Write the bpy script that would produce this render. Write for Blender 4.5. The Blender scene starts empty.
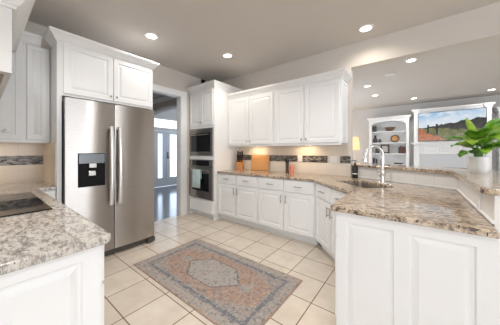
import bpy, bmesh, math, random
from mathutils import Vector, Matrix, noise
random.seed(7)
scene = bpy.context.scene
C = scene.collection
pi = math.pi

# ------------------------------------------------------------------ camera, world, large lights, exposure
cam_data = bpy.data.cameras.new('camera')
cam_data.sensor_width = 36.0
cam_data.lens = 15.25
cam_data.shift_y = -0.0228
cam_data.clip_start = 0.02
cam = bpy.data.objects.new('camera', cam_data)
cam.location = (0.0, 0.0, 1.29)
cam.rotation_euler = (pi/2, 0, math.radians(37.93))
C.objects.link(cam)
scene.camera = cam

world = bpy.data.worlds.new('sky')
scene.world = world
world.use_nodes = True
bg = world.node_tree.nodes['Background']
bg.inputs[0].default_value = (0.70, 0.83, 1.0, 1)
bg.inputs[1].default_value = 2.2

def area(name, loc, rot, sx, sy, power, col=(1, 1, 1)):
    l = bpy.data.lights.new(name, 'AREA')
    l.shape = 'RECTANGLE'; l.size = sx; l.size_y = sy
    l.energy = power; l.color = col
    o = bpy.data.objects.new(name, l)
    o.location = loc; o.rotation_euler = rot
    C.objects.link(o)
    return o
# unseen windows: east one inferred from refrigerator reflections, the others added to reach brightness
area('daylight_east_window', (8.05, 1.65, 1.33), (0, pi/2, 0), 2.5, 4.4, 118, (0.95, 0.975, 1.0))
area('fill_east_breakfast', (8.0, -3.6, 1.45), (0, pi/2+0.25, 0), 2.0, 2.6, 40, (0.95, 0.975, 1.0))
area('fill_breakfast', (2.2, -6.3, 1.45), (pi/2+0.25, 0, 0), 6.0, 2.0, 82, (0.95, 0.975, 1.0))
area('fill_living', (-2.6, 6.4, 1.5), (0, -pi/2-0.2, 0), 2.0, 4.0, 29, (0.96, 0.98, 1.0))  # added fill for the living room ceiling, wider than its made-up window
area('fill_foyer', (-5.4, 5.9, 1.7), (-pi/2, 0, 0), 2.2, 2.0, 52, (0.60, 0.77, 1.0))  # added foyer fill light; the wall has no opening here

scene.view_settings.view_transform = 'Standard'
scene.view_settings.look = 'None'
scene.view_settings.gamma = 1.0
scene.view_settings.use_curve_mapping = False
scene.view_settings.exposure = 0.45

# ------------------------------------------------------------------ materials
MATS = {}
class NT:
    def __init__(s, name):
        s.m = bpy.data.materials.new(name); s.m.use_nodes = True
        s.t = s.m.node_tree; s.n = s.t.nodes; s.b = s.n['Principled BSDF']
        MATS[name] = s.m
    def link(s, a, b): s.t.links.new(a, b)
    def set(s, **k):
        for key, v in k.items():
            i = s.b.inputs[key.replace('_', ' ')]
            i.default_value = (*v, 1) if isinstance(v, tuple) and len(v) == 3 else v
    def coord(s, scale=(1, 1, 1), rot=(0, 0, 0), loc=(0, 0, 0)):
        tc = s.n.new('ShaderNodeTexCoord'); mp = s.n.new('ShaderNodeMapping')
        mp.inputs['Scale'].default_value = scale; mp.inputs['Rotation'].default_value = rot; mp.inputs['Location'].default_value = loc
        s.link(tc.outputs['Object'], mp.inputs['Vector'])
        return mp.outputs['Vector']
    def noise(s, vec, scale, detail=4, rough=0.6):
        t = s.n.new('ShaderNodeTexNoise'); t.inputs['Scale'].default_value = scale
        t.inputs['Detail'].default_value = detail; t.inputs['Roughness'].default_value = rough
        if vec is not None: s.link(vec, t.inputs['Vector'])
        return t.outputs['Fac']
    def ramp(s, fac, stops, mode='LINEAR'):
        r = s.n.new('ShaderNodeValToRGB'); cr = r.color_ramp; cr.interpolation = mode
        while len(cr.elements) < len(stops): cr.elements.new(0.5)
        for e, (p, c) in zip(cr.elements, stops):
            e.position = p; e.color = (*c, 1)
        s.link(fac, r.inputs['Fac'])
        return r.outputs['Color']
    def mix(s, fac, a, b):
        m = s.n.new('ShaderNodeMix'); m.data_type = 'RGBA'
        for sock, v in ((m.inputs['Factor'], fac), (m.inputs['A'], a), (m.inputs['B'], b)) if False else ():
            pass
        ins = [i for i in m.inputs if i.enabled]
        f, A, B = m.inputs[0], m.inputs[6], m.inputs[7]
        for sock, v in ((f, fac), (A, a), (B, b)):
            if hasattr(v, 'links'): s.link(v, sock)
            elif isinstance(v, tuple): sock.default_value = (*v, 1)
            else: sock.default_value = v
        return m.outputs[2]
    def math(s, op, a, b=0.0, c=0.0):
        m = s.n.new('ShaderNodeMath'); m.operation = op
        for sock, v in zip(m.inputs, (a, b, c)):
            if hasattr(v, 'links'): s.link(v, sock)
            else: sock.default_value = v
        return m.outputs[0]
    def sep(s, vec):
        x = s.n.new('ShaderNodeSeparateXYZ'); s.link(vec, x.inputs[0]); return x.outputs
    def color(s, c): s.link(c, s.b.inputs['Base Color'])
    def bump(s, h, strength=0.2, dist=0.01):
        b = s.n.new('ShaderNodeBump'); b.inputs['Strength'].default_value = strength; b.inputs['Distance'].default_value = dist
        s.link(h, b.inputs['Height']); s.link(b.outputs['Normal'], s.b.inputs['Normal'])

def plain(name, col, rough=0.5, metal=0.0, var=0.03, scale=6.0, **k):
    t = NT(name)
    t.set(Roughness=rough, Metallic=metal, **k)
    f = t.noise(t.coord(), scale, 3)
    lo = tuple(max(0, c*(1-var)) for c in col); hi = tuple(min(1, c*(1+var)) for c in col)
    t.color(t.ramp(f, [(0.3, lo), (0.7, hi)]))
    return t.m

WHITE = plain('cabinet_white_paint', (0.83, 0.83, 0.825), 0.38, var=0.01)
TRIMW = plain('trim_white_paint', (0.84, 0.84, 0.835), 0.4, var=0.01)
CEIL = plain('taupe_ceiling_paint', (0.64, 0.60, 0.56), 0.9, var=0.012, scale=40)
WALL = plain('greige_wall_paint', (0.64, 0.59, 0.54), 0.85, var=0.012, scale=40)
LWALL = plain('light_grey_wall_paint', (0.67, 0.65, 0.63), 0.85, var=0.012, scale=40)
HWALL = plain('foyer_wall_paint', (0.55, 0.49, 0.44), 0.85, var=0.012)
NICKEL = plain('brushed_nickel', (0.42, 0.40, 0.37), 0.28, 1.0)
CHROME = plain('polished_chrome', (0.88, 0.88, 0.88), 0.2, 1.0, var=0.0)
BLACK = plain('black_plastic', (0.012, 0.012, 0.013), 0.3, var=0.05)
BLACKGLASS = plain('black_glass', (0.006, 0.006, 0.007), 0.04, var=0.0)
DARKGREY = plain('dark_grey_metal', (0.09, 0.085, 0.08), 0.4, 0.6)
PLASTICW = plain('white_plastic', (0.80, 0.79, 0.77), 0.35, var=0.0)
CERAMICW = plain('white_glazed_ceramic', (0.83, 0.82, 0.81), 0.25, var=0.0)
CARPET = plain('pale_bounce_carpet', (0.62, 0.57, 0.50), 0.95, var=0.08, scale=60)
WOODD = plain('dark_brown_wood', (0.07, 0.04, 0.025), 0.45, var=0.3, scale=12)
SOIL = plain('potting_soil', (0.05, 0.035, 0.025), 0.95, var=0.4, scale=60)
TOWEL = plain('pale_teal_cotton', (0.55, 0.68, 0.68), 0.95, var=0.06, scale=80)
REDGL = plain('coral_red_glass', (0.75, 0.24, 0.17), 0.25, var=0.1)
GREYBOX = plain('charcoal_board', (0.07, 0.065, 0.06), 0.6, var=0.1)
BRONZE = plain('brown_glazed_pottery', (0.16, 0.09, 0.05), 0.3, var=0.3, scale=20)
DOORP = plain('grey_door_paint', (0.50, 0.48, 0.46), 0.45, var=0.01)
SURR = plain('pale_grey_surround_tile', (0.56, 0.57, 0.59), 0.35, var=0.04, scale=14)
FIREBLK = plain('soot_black_brick', (0.03, 0.03, 0.03), 0.9, var=0.3)

def m_stainless():
    t = NT('brushed_stainless_steel')
    v = t.coord((1.0, 1.0, 90.0))
    f = t.noise(v, 8, 3, 0.6)
    t.color(t.ramp(f, [(0.35, (0.41, 0.385, 0.36)), (0.65, (0.49, 0.46, 0.435))]))
    t.set(Metallic=1.0, Roughness=0.31, Anisotropic=0.93); t.b.inputs['Anisotropic Rotation'].default_value = 0.25
    g = t.n.new('ShaderNodeTangent'); g.direction_type = 'RADIAL'; g.axis = 'Z'
    t.link(g.outputs[0], t.b.inputs['Tangent'])
    return t.m
STEEL = m_stainless()
OVENSTEEL = plain('dark_stainless_steel', (0.36, 0.33, 0.30), 0.3, 1.0, var=0.08)
SATIN = plain('satin_steel', (0.74, 0.73, 0.72), 0.30, 1.0, var=0.0)
RECESSBLACK = plain('matt_black_recess_shade', (0.008, 0.008, 0.009), 0.6, var=0.0)  # for the dispenser only: recess shade put into the colour
RECESSBLACK.node_tree.nodes['Principled BSDF'].inputs['Specular IOR Level'].default_value = 0.12

def m_granite(name, light, tan, dark, fleck=0.40):
    t = NT(name)
    v = t.coord((1.0, 2.3, 1.0), (0, 0, 0.5))
    f1 = t.noise(v, 19, 9, 0.76)
    base = t.ramp(f1, [(0.40, dark), (0.465, tan), (0.535, light), (0.75, tuple(min(1, c*1.12) for c in light))])
    f2 = t.noise(v, 46, 5, 0.7)
    fl = t.ramp(f2, [(fleck-0.03, (1, 1, 1)), (fleck+0.02, (0, 0, 0))])
    c1 = t.mix(fl, base, (0.055, 0.048, 0.043))
    f3 = t.noise(t.coord((1, 1.6, 1), (0, 0, 0.5), (3.1, 1.7, 0)), 30, 4, 0.6)
    fl2 = t.ramp(f3, [(0.36, (1, 1, 1)), (0.42, (0, 0, 0))])
    c2 = t.mix(fl2, c1, (0.30, 0.27, 0.25))
    t.color(c2)
    t.set(Roughness=0.10)
    t.b.inputs['Specular IOR Level'].default_value = 0.55
    return t.m
GRANITE = m_granite('speckled_cream_granite', (0.60, 0.565, 0.515), (0.42, 0.375, 0.33), (0.20, 0.175, 0.16))
GRANITEW = m_granite('speckled_granite_warm_light', (0.60, 0.495, 0.375), (0.40, 0.295, 0.205), (0.12, 0.09, 0.07), 0.435)  # same stone as the cream one, mostly warm light put into its colour

def m_floor():
    t = NT('beige_ceramic_floor_tile')
    px, py = 0.361, 0.349
    v = t.coord()
    s = t.sep(v)
    def edge(c, off, p):
        u = t.math('DIVIDE', t.math('SUBTRACT', c, off), p)
        fr = t.math('FRACT', u)
        d = t.math('MINIMUM', fr, t.math('SUBTRACT', 1.0, fr))
        return t.math('MULTIPLY', d, p), t.math('FLOOR', u)
    dx, ix = edge(s[0], -2.14-0.361*40, px)
    dy, iy = edge(s[1], 0.69-0.349*40, py)
    d = t.math('MINIMUM', dx, dy)
    g = t.math('LESS_THAN', d, 0.0042)
    n1 = t.noise(v, 5, 5, 0.6)
    col = t.ramp(n1, [(0.3, (0.61, 0.53, 0.44)), (0.55, (0.69, 0.615, 0.525)), (0.75, (0.74, 0.675, 0.59))])
    # each tile a slightly different tone
    cm = t.n.new('ShaderNodeCombineXYZ'); t.link(ix, cm.inputs[0]); t.link(iy, cm.inputs[1])
    wn = t.n.new('ShaderNodeTexWhiteNoise'); t.link(cm.outputs[0], wn.inputs['Vector'])
    col = t.mix(t.math('MULTIPLY', wn.outputs['Value'], 0.35), col, (0.59, 0.515, 0.43))
    col = t.mix(g, col, (0.17, 0.10, 0.065))
    t.color(col)
    t.link(t.math('ADD', 0.24, t.math('MULTIPLY', g, 0.6)), t.b.inputs['Roughness'])
    t.bump(t.math('MULTIPLY', t.math('MINIMUM', d, 0.007), 100), 0.25, 0.003)
    return t.m
FLOOR = m_floor()

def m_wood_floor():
    t = NT('dark_planks_blue_reflection')
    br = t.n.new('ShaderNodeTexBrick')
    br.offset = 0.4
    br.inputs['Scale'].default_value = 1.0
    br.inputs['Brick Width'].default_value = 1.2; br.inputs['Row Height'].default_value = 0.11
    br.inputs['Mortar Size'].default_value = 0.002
    br.inputs['Color1'].default_value = (0.040, 0.045, 0.062, 1); br.inputs['Color2'].default_value = (0.06, 0.066, 0.088, 1)  # blue daylight reflection put into the plank colour
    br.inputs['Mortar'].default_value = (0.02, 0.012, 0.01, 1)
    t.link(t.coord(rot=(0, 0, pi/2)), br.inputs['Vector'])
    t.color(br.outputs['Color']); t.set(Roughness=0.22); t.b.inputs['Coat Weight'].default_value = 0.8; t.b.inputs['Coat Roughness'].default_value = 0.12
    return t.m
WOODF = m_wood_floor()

def m_tile(name, w, h, c1, c2, mort, axis, off=(0, 0), msz=0.003, offset=0.0, rough=0.3):
    """square wall tile; axis 'x' = wall running along x, 'y' = along y"""
    t = NT(name)
    tc = t.n.new('ShaderNodeTexCoord'); s = t.sep(tc.outputs['Object'])
    cm = t.n.new('ShaderNodeCombineXYZ')
    t.link(t.math('ADD', s[0] if axis == 'x' else s[1], off[0]), cm.inputs[0]); t.link(t.math('ADD', s[2], off[1]), cm.inputs[1])
    br = t.n.new('ShaderNodeTexBrick'); br.offset = offset; br.squash = 1.0
    br.inputs['Scale'].default_value = 1.0
    br.inputs['Brick Width'].default_value = w; br.inputs['Row Height'].default_value = h
    br.inputs['Mortar Size'].default_value = msz; br.inputs['Mortar Smooth'].default_value = 0.1
    br.inputs['Color1'].default_value = (*c1, 1); br.inputs['Color2'].default_value = (*c2, 1); br.inputs['Mortar'].default_value = (*mort, 1)
    t.link(cm.outputs[0], br.inputs['Vector'])
    n = t.noise(tc.outputs['Object'], 9, 4)
    col = t.mix(t.math('MULTIPLY', n, 0.25), br.outputs['Color'], tuple(c*0.86 for c in c1))
    t.color(col); t.set(Roughness=rough)
    return t.m
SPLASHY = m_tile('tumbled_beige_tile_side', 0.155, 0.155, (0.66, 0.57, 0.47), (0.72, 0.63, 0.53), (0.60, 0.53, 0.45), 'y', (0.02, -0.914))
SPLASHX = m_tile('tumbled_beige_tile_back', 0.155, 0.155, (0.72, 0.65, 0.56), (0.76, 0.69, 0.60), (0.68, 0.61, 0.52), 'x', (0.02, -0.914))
BARTILE = m_tile('cream_bar_tile', 0.155, 0.155, (0.82, 0.80, 0.77), (0.84, 0.82, 0.79), (0.74, 0.71, 0.67), 'x', (0.0, -0.914))
BARTILEY = m_tile('cream_bar_tile_leg', 0.155, 0.155, (0.82, 0.80, 0.77), (0.84, 0.82, 0.79), (0.74, 0.71, 0.67), 'y', (0.0, -0.914))
def m_mosaic(axis):
    t = NT('dark_mosaic_strip_' + ('long' if axis == 'x' else 'cross'))
    tc = t.n.new('ShaderNodeTexCoord'); s = t.sep(tc.outputs['Object'])
    cm = t.n.new('ShaderNodeCombineXYZ')
    t.link(s[0] if axis == 'x' else s[1], cm.inputs[0]); t.link(s[2], cm.inputs[1])
    br = t.n.new('ShaderNodeTexBrick'); br.offset = 0.5
    br.inputs['Scale'].default_value = 1.0
    br.inputs['Brick Width'].default_value = 0.045; br.inputs['Row Height'].default_value = 0.0168
    br.inputs['Mortar Size'].default_value = 0.0018; br.inputs['Bias'].default_value = -0.15
    br.inputs['Color1'].default_value = (0.008, 0.007, 0.007, 1); br.inputs['Color2'].default_value = (0.36, 0.35, 0.34, 1)
    br.inputs['Mortar'].default_value = (0.25, 0.22, 0.20, 1)
    t.link(cm.outputs[0], br.inputs['Vector'])
    t.color(br.outputs['Color']); t.set(Roughness=0.3); t.b.inputs['Specular IOR Level'].default_value = 0.25
    return t.m
MOSX, MOSY = m_mosaic('x'), m_mosaic('y')

def m_wood(name, c1, c2, scale=(2, 30, 30), rough=0.4):
    t = NT(name)
    f = t.noise(t.coord(scale), 2.0, 5, 0.6)
    t.color(t.ramp(f, [(0.3, c1), (0.7, c2)])); t.set(Roughness=rough)
    return t.m
BOARDW = m_wood('honey_bamboo', (0.50, 0.25, 0.09), (0.61, 0.34, 0.14))
BLOCKW = m_wood('amber_hardwood', (0.42, 0.16, 0.04), (0.58, 0.25, 0.07))

def m_emit(name, col, strength):
    t = NT(name); t.set(Base_Color=col, Roughness=0.5)
    t.b.inputs['Emission Color'].default_value = (*col, 1); t.b.inputs['Emission Strength'].default_value = strength
    return t.m
LAMPGLOW = m_emit('lit_downlight_lens', (1.0, 0.86, 0.68), 6.0)
COOLGLOW = m_emit('lit_downlight_lens_cool', (1.0, 0.95, 0.88), 6.0)
SHADE = m_emit('lit_linen_lampshade', (0.9, 0.60, 0.28), 0.6)

def m_glass():
    t = NT('clear_window_glass')
    tr = t.n.new('ShaderNodeBsdfTransparent'); gl = t.n.new('ShaderNodeBsdfGlossy'); gl.inputs['Roughness'].default_value = 0.02
    mx = t.n.new('ShaderNodeMixShader'); mx.inputs[0].default_value = 0.07
    t.link(tr.outputs[0], mx.inputs[1]); t.link(gl.outputs[0], mx.inputs[2])
    t.link(mx.outputs[0], t.n['Material Output'].inputs['Surface'])
    return t.m
GLASS = m_glass()

def m_leaf():
    t = NT('glossy_green_leaf')
    f = t.noise(t.coord(), 7, 3)
    t.color(t.ramp(f, [(0.33, (0.045, 0.16, 0.012)), (0.5, (0.12, 0.31, 0.02)), (0.66, (0.34, 0.50, 0.05))]))
    t.set(Roughness=0.32)
    t.b.inputs['Subsurface Weight'].default_value = 0.0
    return t.m
LEAF = m_leaf()
LEAFNEW = plain('young_lime_leaf', (0.34, 0.52, 0.05), 0.35, var=0.15)

def m_rug():
    t = NT('faded_persian_weave')
    v = t.coord()
    n0 = t.n.new('ShaderNodeTexNoise'); n0.inputs['Scale'].default_value = 22; n0.inputs['Detail'].default_value = 3
    t.link(v, n0.inputs['Vector'])
    sub = t.n.new('ShaderNodeVectorMath'); sub.operation = 'SUBTRACT'; t.link(n0.outputs['Color'], sub.inputs[0]); sub.inputs[1].default_value = (0.5, 0.5, 0.5)
    sc = t.n.new('ShaderNodeVectorMath'); sc.operation = 'SCALE'; t.link(sub.outputs[0], sc.inputs[0]); sc.inputs['Scale'].default_value = 0.045
    ad = t.n.new('ShaderNodeVectorMath'); ad.operation = 'ADD'; t.link(v, ad.inputs[0]); t.link(sc.outputs[0], ad.inputs[1])
    s = t.sep(ad.outputs[0])
    ax = t.math('ABSOLUTE', s[0]); ay = t.math('ABSOLUTE', s[1])
    de = t.math('MINIMUM', t.math('SUBTRACT', 0.82, ax), t.math('SUBTRACT', 0.45, ay))   # metres from the edge
    terr = (0.33, 0.19, 0.13); grey = (0.27, 0.25, 0.235); blue = (0.075, 0.095, 0.13); sand = (0.35, 0.305, 0.26)
    band = t.ramp(t.math('MULTIPLY', de, 2.0), [(0.0, terr), (0.03, terr), (0.045, sand), (0.075, grey), (0.13, sand), (0.20, grey), (0.23, blue), (0.27, blue), (0.30, grey), (0.34, terr), (1.0, terr)])
    # corner spandrels of the field
    sp = t.math('ADD', t.math('DIVIDE', ax, 0.64), t.math('DIVIDE', ay, 0.27))
    spf = t.math('MULTIPLY', t.math('GREATER_THAN', sp, 1.55), t.math('GREATER_THAN', de, 0.155))
    col = t.mix(t.math('MULTIPLY', spf, 0.75), band, grey)
    # hexagonal medallion
    s0 = t.sep(v); hax = t.math('ABSOLUTE', s0[0]); hay = t.math('ABSOLUTE', s0[1])
    hx = t.math('MAXIMUM', t.math('DIVIDE', hay, 0.19), t.math('ADD', t.math('DIVIDE', hax, 0.37), t.math('MULTIPLY', hay, 2.75)))
    hin = t.math('LESS_THAN', hx, 1.0)
    hol = t.math('MULTIPLY', t.math('GREATER_THAN', hx, 0.965), t.math('LESS_THAN', hx, 1.04))
    col = t.mix(hin, col, (0.33, 0.30, 0.28))
    col = t.mix(t.math('MULTIPLY', hol, 0.9), col, (0.06, 0.055, 0.06))
    # end pendants
    pd = t.math('ADD', t.math('DIVIDE', t.math('ABSOLUTE', t.math('SUBTRACT', hax, 0.445)), 0.085), t.math('DIVIDE', hay, 0.065))
    col = t.mix(t.math('LESS_THAN', pd, 1.0), col, grey)
    # small woven motifs and wear
    m1 = t.noise(v, 27, 6, 0.75)
    col = t.mix(t.ramp(m1, [(0.40, (0.9, 0.9, 0.9)), (0.47, (0, 0, 0))]), col, blue)
    m2 = t.noise(t.coord(loc=(5, 2, 0)), 62, 5, 0.75)
    col = t.mix(t.ramp(m2, [(0.52, (0, 0, 0)), (0.60, (0.75, 0.75, 0.75))]), col, (0.50, 0.455, 0.41))
    m3 = t.noise(t.coord(loc=(1, 7, 0)), 6, 3, 0.6)
    col = t.mix(t.math('MULTIPLY', m3, 0.45), col, (0.42, 0.37, 0.33))
    t.color(col); t.set(Roughness=0.95)
    t.bump(t.noise(v, 240, 2), 0.4, 0.003)
    return t.m
RUG = m_rug()

def m_screen():
    """a landscape on a switched-on television: sky, wooded ridge, fields, orange bank"""
    t = NT('lit_screen_landscape')
    v = t.coord()                     # local: x 0..1 across, z 0..1 up (scaled below)
    s = t.sep(v)
    u = t.math('DIVIDE', s[0], 1.46); w = t.math('DIVIDE', s[2], 0.86)
    nA = t.noise(t.coord((3, 1, 1)), 2.2, 4)
    nB = t.noise(v, 16, 6, 0.7)
    nC = t.noise(v, 7, 4, 0.6)
    sky = t.ramp(t.math('SUBTRACT', w, t.math('MULTIPLY', u, 0.15)), [(0.40, (0.86, 0.90, 0.95)), (0.68, (0.66, 0.80, 0.93)), (1.0, (0.22, 0.48, 0.80))])
    cloud = t.ramp(t.noise(t.coord((1, 1, 3)), 3.5, 4), [(0.45, (0, 0, 0)), (0.62, (0.9, 0.9, 0.9))])
    sky = t.mix(cloud, sky, (0.90, 0.93, 0.97))
    far = t.ramp(nB, [(0.35, (0.012, 0.014, 0.012)), (0.6, (0.06, 0.06, 0.055)), (0.78, (0.20, 0.20, 0.20))])
    field = t.ramp(nC, [(0.3, (0.06, 0.075, 0.02)), (0.5, (0.16, 0.17, 0.05)), (0.7, (0.30, 0.25, 0.11))])
    orange = t.ramp(nB, [(0.3, (0.20, 0.05, 0.015)), (0.6, (0.62, 0.20, 0.06)), (0.8, (0.80, 0.42, 0.18))])
    ridge = t.math('ADD', t.math('ADD', 0.44, t.math('MULTIPLY', u, 0.30)), t.math('MULTIPLY', t.math('SUBTRACT', nA, 0.5), 0.2))
    low = t.math('ADD', t.math('ADD', 0.46, t.math('MULTIPLY', u, -0.12)), t.math('MULTIPLY', t.math('SUBTRACT', nA, 0.5), 0.3))
    col = t.mix(t.math('LESS_THAN', w, ridge), sky, far)
    col = t.mix(t.math('LESS_THAN', w, low), col, field)
    ob = t.math('ADD', t.math('SUBTRACT', 0.44, t.math('MULTIPLY', u, 0.95)), t.math('MULTIPLY', t.math('SUBTRACT', nC, 0.5), 0.35))
    col = t.mix(t.math('LESS_THAN', w, ob), col, orange)
    for cx, wd, h0, h1 in ((0.16, 0.014, 0.28, 0.56), (0.30, 0.018, 0.22, 0.58)):
        bar = t.math('MULTIPLY', t.math('LESS_THAN', t.math('ABSOLUTE', t.math('SUBTRACT', u, cx)), wd), t.math('MULTIPLY', t.math('GREATER_THAN', w, h0), t.math('LESS_THAN', w, h1)))
        col = t.mix(bar, col, (0.02, 0.015, 0.015))
    t.set(Base_Color=(0.01, 0.01, 0.01), Roughness=0.15)
    t.link(col, t.b.inputs['Emission Color']); t.b.inputs['Emission Strength'].default_value = 0.62
    return t.m
SCREEN = m_screen()

# ------------------------------------------------------------------ mesh helpers
class MB:
    def __init__(s): s.bm = bmesh.new()
    def box(s, x0, y0, z0, x1, y1, z1):
        v = [s.bm.verts.new(p) for p in ((x0,y0,z0),(x1,y0,z0),(x1,y1,z0),(x0,y1,z0),(x0,y0,z1),(x1,y0,z1),(x1,y1,z1),(x0,y1,z1))]
        for f in ((0,3,2,1),(4,5,6,7),(0,1,5,4),(1,2,6,5),(2,3,7,6),(3,0,4,7)): s.bm.faces.new([v[i] for i in f])
        return s
    def loops(s, loops, cap0=True, cap1=True, closed=True):
        rings = [[s.bm.verts.new(p) for p in L] for L in loops]
        n = len(rings[0])
        for a, b in zip(rings, rings[1:]):
            for i in range(n if closed else n-1):
                j = (i+1) % n
                s.bm.faces.new((a[i], a[j], b[j], b[i]))
        if cap0: s.bm.faces.new(rings[0][::-1])
        if cap1: s.bm.faces.new(rings[-1])
        return s
    def prism(s, pts, z0, z1):
        return s.loops([[(x, y, z0) for x, y in pts], [(x, y, z1) for x, y in pts]])
    def slab(s, outer, holes, z0, z1):
        """flat slab with holes"""
        for z in (z0, z1):
            edges = []
            for L in [outer]+holes:
                vs = [s.bm.verts.new((x, y, z)) for x, y in L]
                edges += [s.bm.edges.new((vs[i], vs[(i+1) % len(vs)])) for i in range(len(vs))]
            bmesh.ops.triangle_fill(s.bm, edges=edges, use_beauty=True)
        for L in [outer]+holes:
            s.loops([[(x, y, z0) for x, y in L], [(x, y, z1) for x, y in L]], False, False)
        bmesh.ops.remove_doubles(s.bm, verts=s.bm.verts, dist=1e-5)
        return s
    def lathe(s, prof, c=(0,0,0), n=24, axis='z', caps=True):
        L = []
        for r, h in prof:
            ring = []
            for i in range(n):
                a = 2*pi*i/n
                p = (r*math.cos(a), r*math.sin(a), h)
                if axis == 'y': p = (p[0], -p[2], p[1])      # height runs towards -y
                if axis == 'x': p = (p[2], p[0], p[1])
                ring.append((c[0]+p[0], c[1]+p[1], c[2]+p[2]))
            L.append(ring)
        return s.loops(L, caps, caps)
    def tube(s, pts, r, n=10):
        P = [Vector(p) for p in pts]; R = r if isinstance(r, (list, tuple)) else [r]*len(P)
        L = []; up = None
        for i, p in enumerate(P):
            t = (P[min(i+1, len(P)-1)]-P[max(i-1, 0)]).normalized()
            if up is None: up = Vector((0,0,1)) if abs(t.z) < 0.9 else Vector((1,0,0))
            a = t.cross(up).normalized(); b = t.cross(a).normalized(); up = a.cross(t) if a.length else up
            L.append([p + R[i]*(a*math.cos(2*pi*k/n)+b*math.sin(2*pi*k/n)) for k in range(n)])
        return s.loops(L)
    def panel(s, x0, x1, z0, z1, yf, t=0.019, st=0.055, raised=True):
        """raised-panel door or drawer front facing -y; front at yf, back at yf+t"""
        def r(i, y): return [(x0+i, y, z0+i), (x1-i, y, z0+i), (x1-i, y, z1-i), (x0+i, y, z1-i)]
        L = [r(0, yf+t), r(0, yf+0.003), r(0.003, yf)]
        if raised: L += [r(st, yf), r(st+0.005, yf+0.009), r(st+0.013, yf+0.009), r(st+0.036, yf+0.001)]
        return s.loops(L)
    def framed(s, x0, x1, z0, z1, yf, t, panels):
        """board with several raised panels in one row, facing -y"""
        zz0, zz1 = panels[0][2], panels[0][3]
        s.box(x0, yf, z0, x1, yf+t, zz0); s.box(x0, yf, zz1, x1, yf+t, z1)
        xs = [x0]+[q for p in panels for q in p[:2]]+[x1]
        for a, b in zip(xs[::2], xs[1::2]): s.box(a, yf, zz0, b, yf+t, zz1)
        for a, b, c, d in panels:
            def r(i, y): return [(a+i, y, c+i), (b-i, y, c+i), (b-i, y, d-i), (a+i, y, d-i)]
            s.loops([r(0, yf), r(0.006, yf+0.011), r(0.016, yf+0.011), r(0.042, yf+0.002)], cap0=False)
        return s
    def sweep(s, path, prof, side=1):
        """moulding: prof (out, z) swept along a plan polyline, mitred; out is to the right of travel for side=1"""
        P = [Vector(p) for p in path]; N = []
        for i in range(len(P)-1):
            d = (P[i+1]-P[i]).normalized(); N.append(Vector((d.y, -d.x))*side)
        L = []
        for i, p in enumerate(P):
            if i == 0: m = N[0]
            elif i == len(P)-1: m = N[-1]
            else:
                m = (N[i-1]+N[i]); m = m/m.dot(N[i])
            L.append([(p.x+m.x*o, p.y+m.y*o, z) for o, z in prof])
        return s.loops(L)
    def xf(s, M):
        bmesh.ops.transform(s.bm, matrix=M, verts=s.bm.verts); return s
    def build(s, name, mat, parent=None, smooth=False, bevel=0.0, seg=2):
        bmesh.ops.recalc_face_normals(s.bm, faces=s.bm.faces)
        me = bpy.data.meshes.new(name); s.bm.to_mesh(me); s.bm.free()
        o = bpy.data.objects.new(name, me); C.objects.link(o)
        for m in (mat if isinstance(mat, list) else [mat]): me.materials.append(m)
        if smooth:
            for p in me.polygons: p.use_smooth = True
            md = o.modifiers.new('edges', 'EDGE_SPLIT'); md.split_angle = math.radians(40)
        if bevel:
            md = o.modifiers.new('bevel', 'BEVEL'); md.width = bevel; md.segments = seg; md.limit_method = 'ANGLE'; md.angle_limit = math.radians(40)
        if parent: o.parent = parent
        return o

def offset_poly(path, d):
    """offset a plan polyline by d to the right of travel"""
    P = [Vector(p) for p in path]; N = []
    for i in range(len(P)-1):
        t = (P[i+1]-P[i]).normalized(); N.append(Vector((t.y, -t.x)))
    out = []
    for i, p in enumerate(P):
        m = N[0] if i == 0 else N[-1] if i == len(P)-1 else (N[i-1]+N[i])/((N[i-1]+N[i]).dot(N[i]))
        out.append((p.x+m.x*d, p.y+m.y*d))
    return out

def tag(o, label, cat, group=None, kind=None):
    o['label'] = label; o['category'] = cat
    if group: o['group'] = group
    if kind: o['kind'] = kind
    return o
def thing(name, label, cat, loc=(0,0,0), rz=0.0, group=None):
    o = bpy.data.objects.new(name, None); o.empty_display_size = 0.1
    C.objects.link(o); o.location = loc; o.rotation_euler = (0, 0, rz)
    return tag(o, label, cat, group)
def struct(name, mb, mat, bevel=0.0, smooth=False, parent=None):
    o = mb.build(name, mat, parent, bevel=bevel, smooth=smooth)
    if parent is None: o['kind'] = 'structure'
    return o
def copy_tree(o, parent=None):
    c = o.copy(); C.objects.link(c)
    if parent: c.parent = parent
    for ch in list(o.children): copy_tree(ch, c)
    return c

CROWN = [(0, 0), (0.012, 0), (0.012, 0.012), (0.020, 0.018), (0.032, 0.040), (0.052, 0.066), (0.064, 0.074), (0.064, 0.086), (0.072, 0.090), (0.072, 0.105), (0, 0.105)]
def crown(mb, path, z, out=1.0, high=1.0, side=1):
    return mb.sweep(path, [(o*out, z+h*high) for o, h in CROWN], side)

def pull(parent, c, axis, L=0.096, out=0.03):
    """bar pull on a front facing -y"""
    x, y, z = c; m = MB()
    e = Vector((1,0,0)) if axis == 'x' else Vector((0,0,1))
    p = Vector(c)
    m.tube([p-e*L*0.62+Vector((0,-out,0)), p+e*L*0.62+Vector((0,-out,0))], 0.0055, 8)
    for k in (-0.42, 0.42):
        m.tube([p+e*L*k, p+e*L*k+Vector((0,-out,0))], 0.0045, 8)
    return m
def knob(c):
    return MB().lathe([(0.006, 0), (0.005, 0.012), (0.012, 0.016), (0.015, 0.022), (0.012, 0.029), (0.001, 0.031)], c, 14, 'y')

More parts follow.
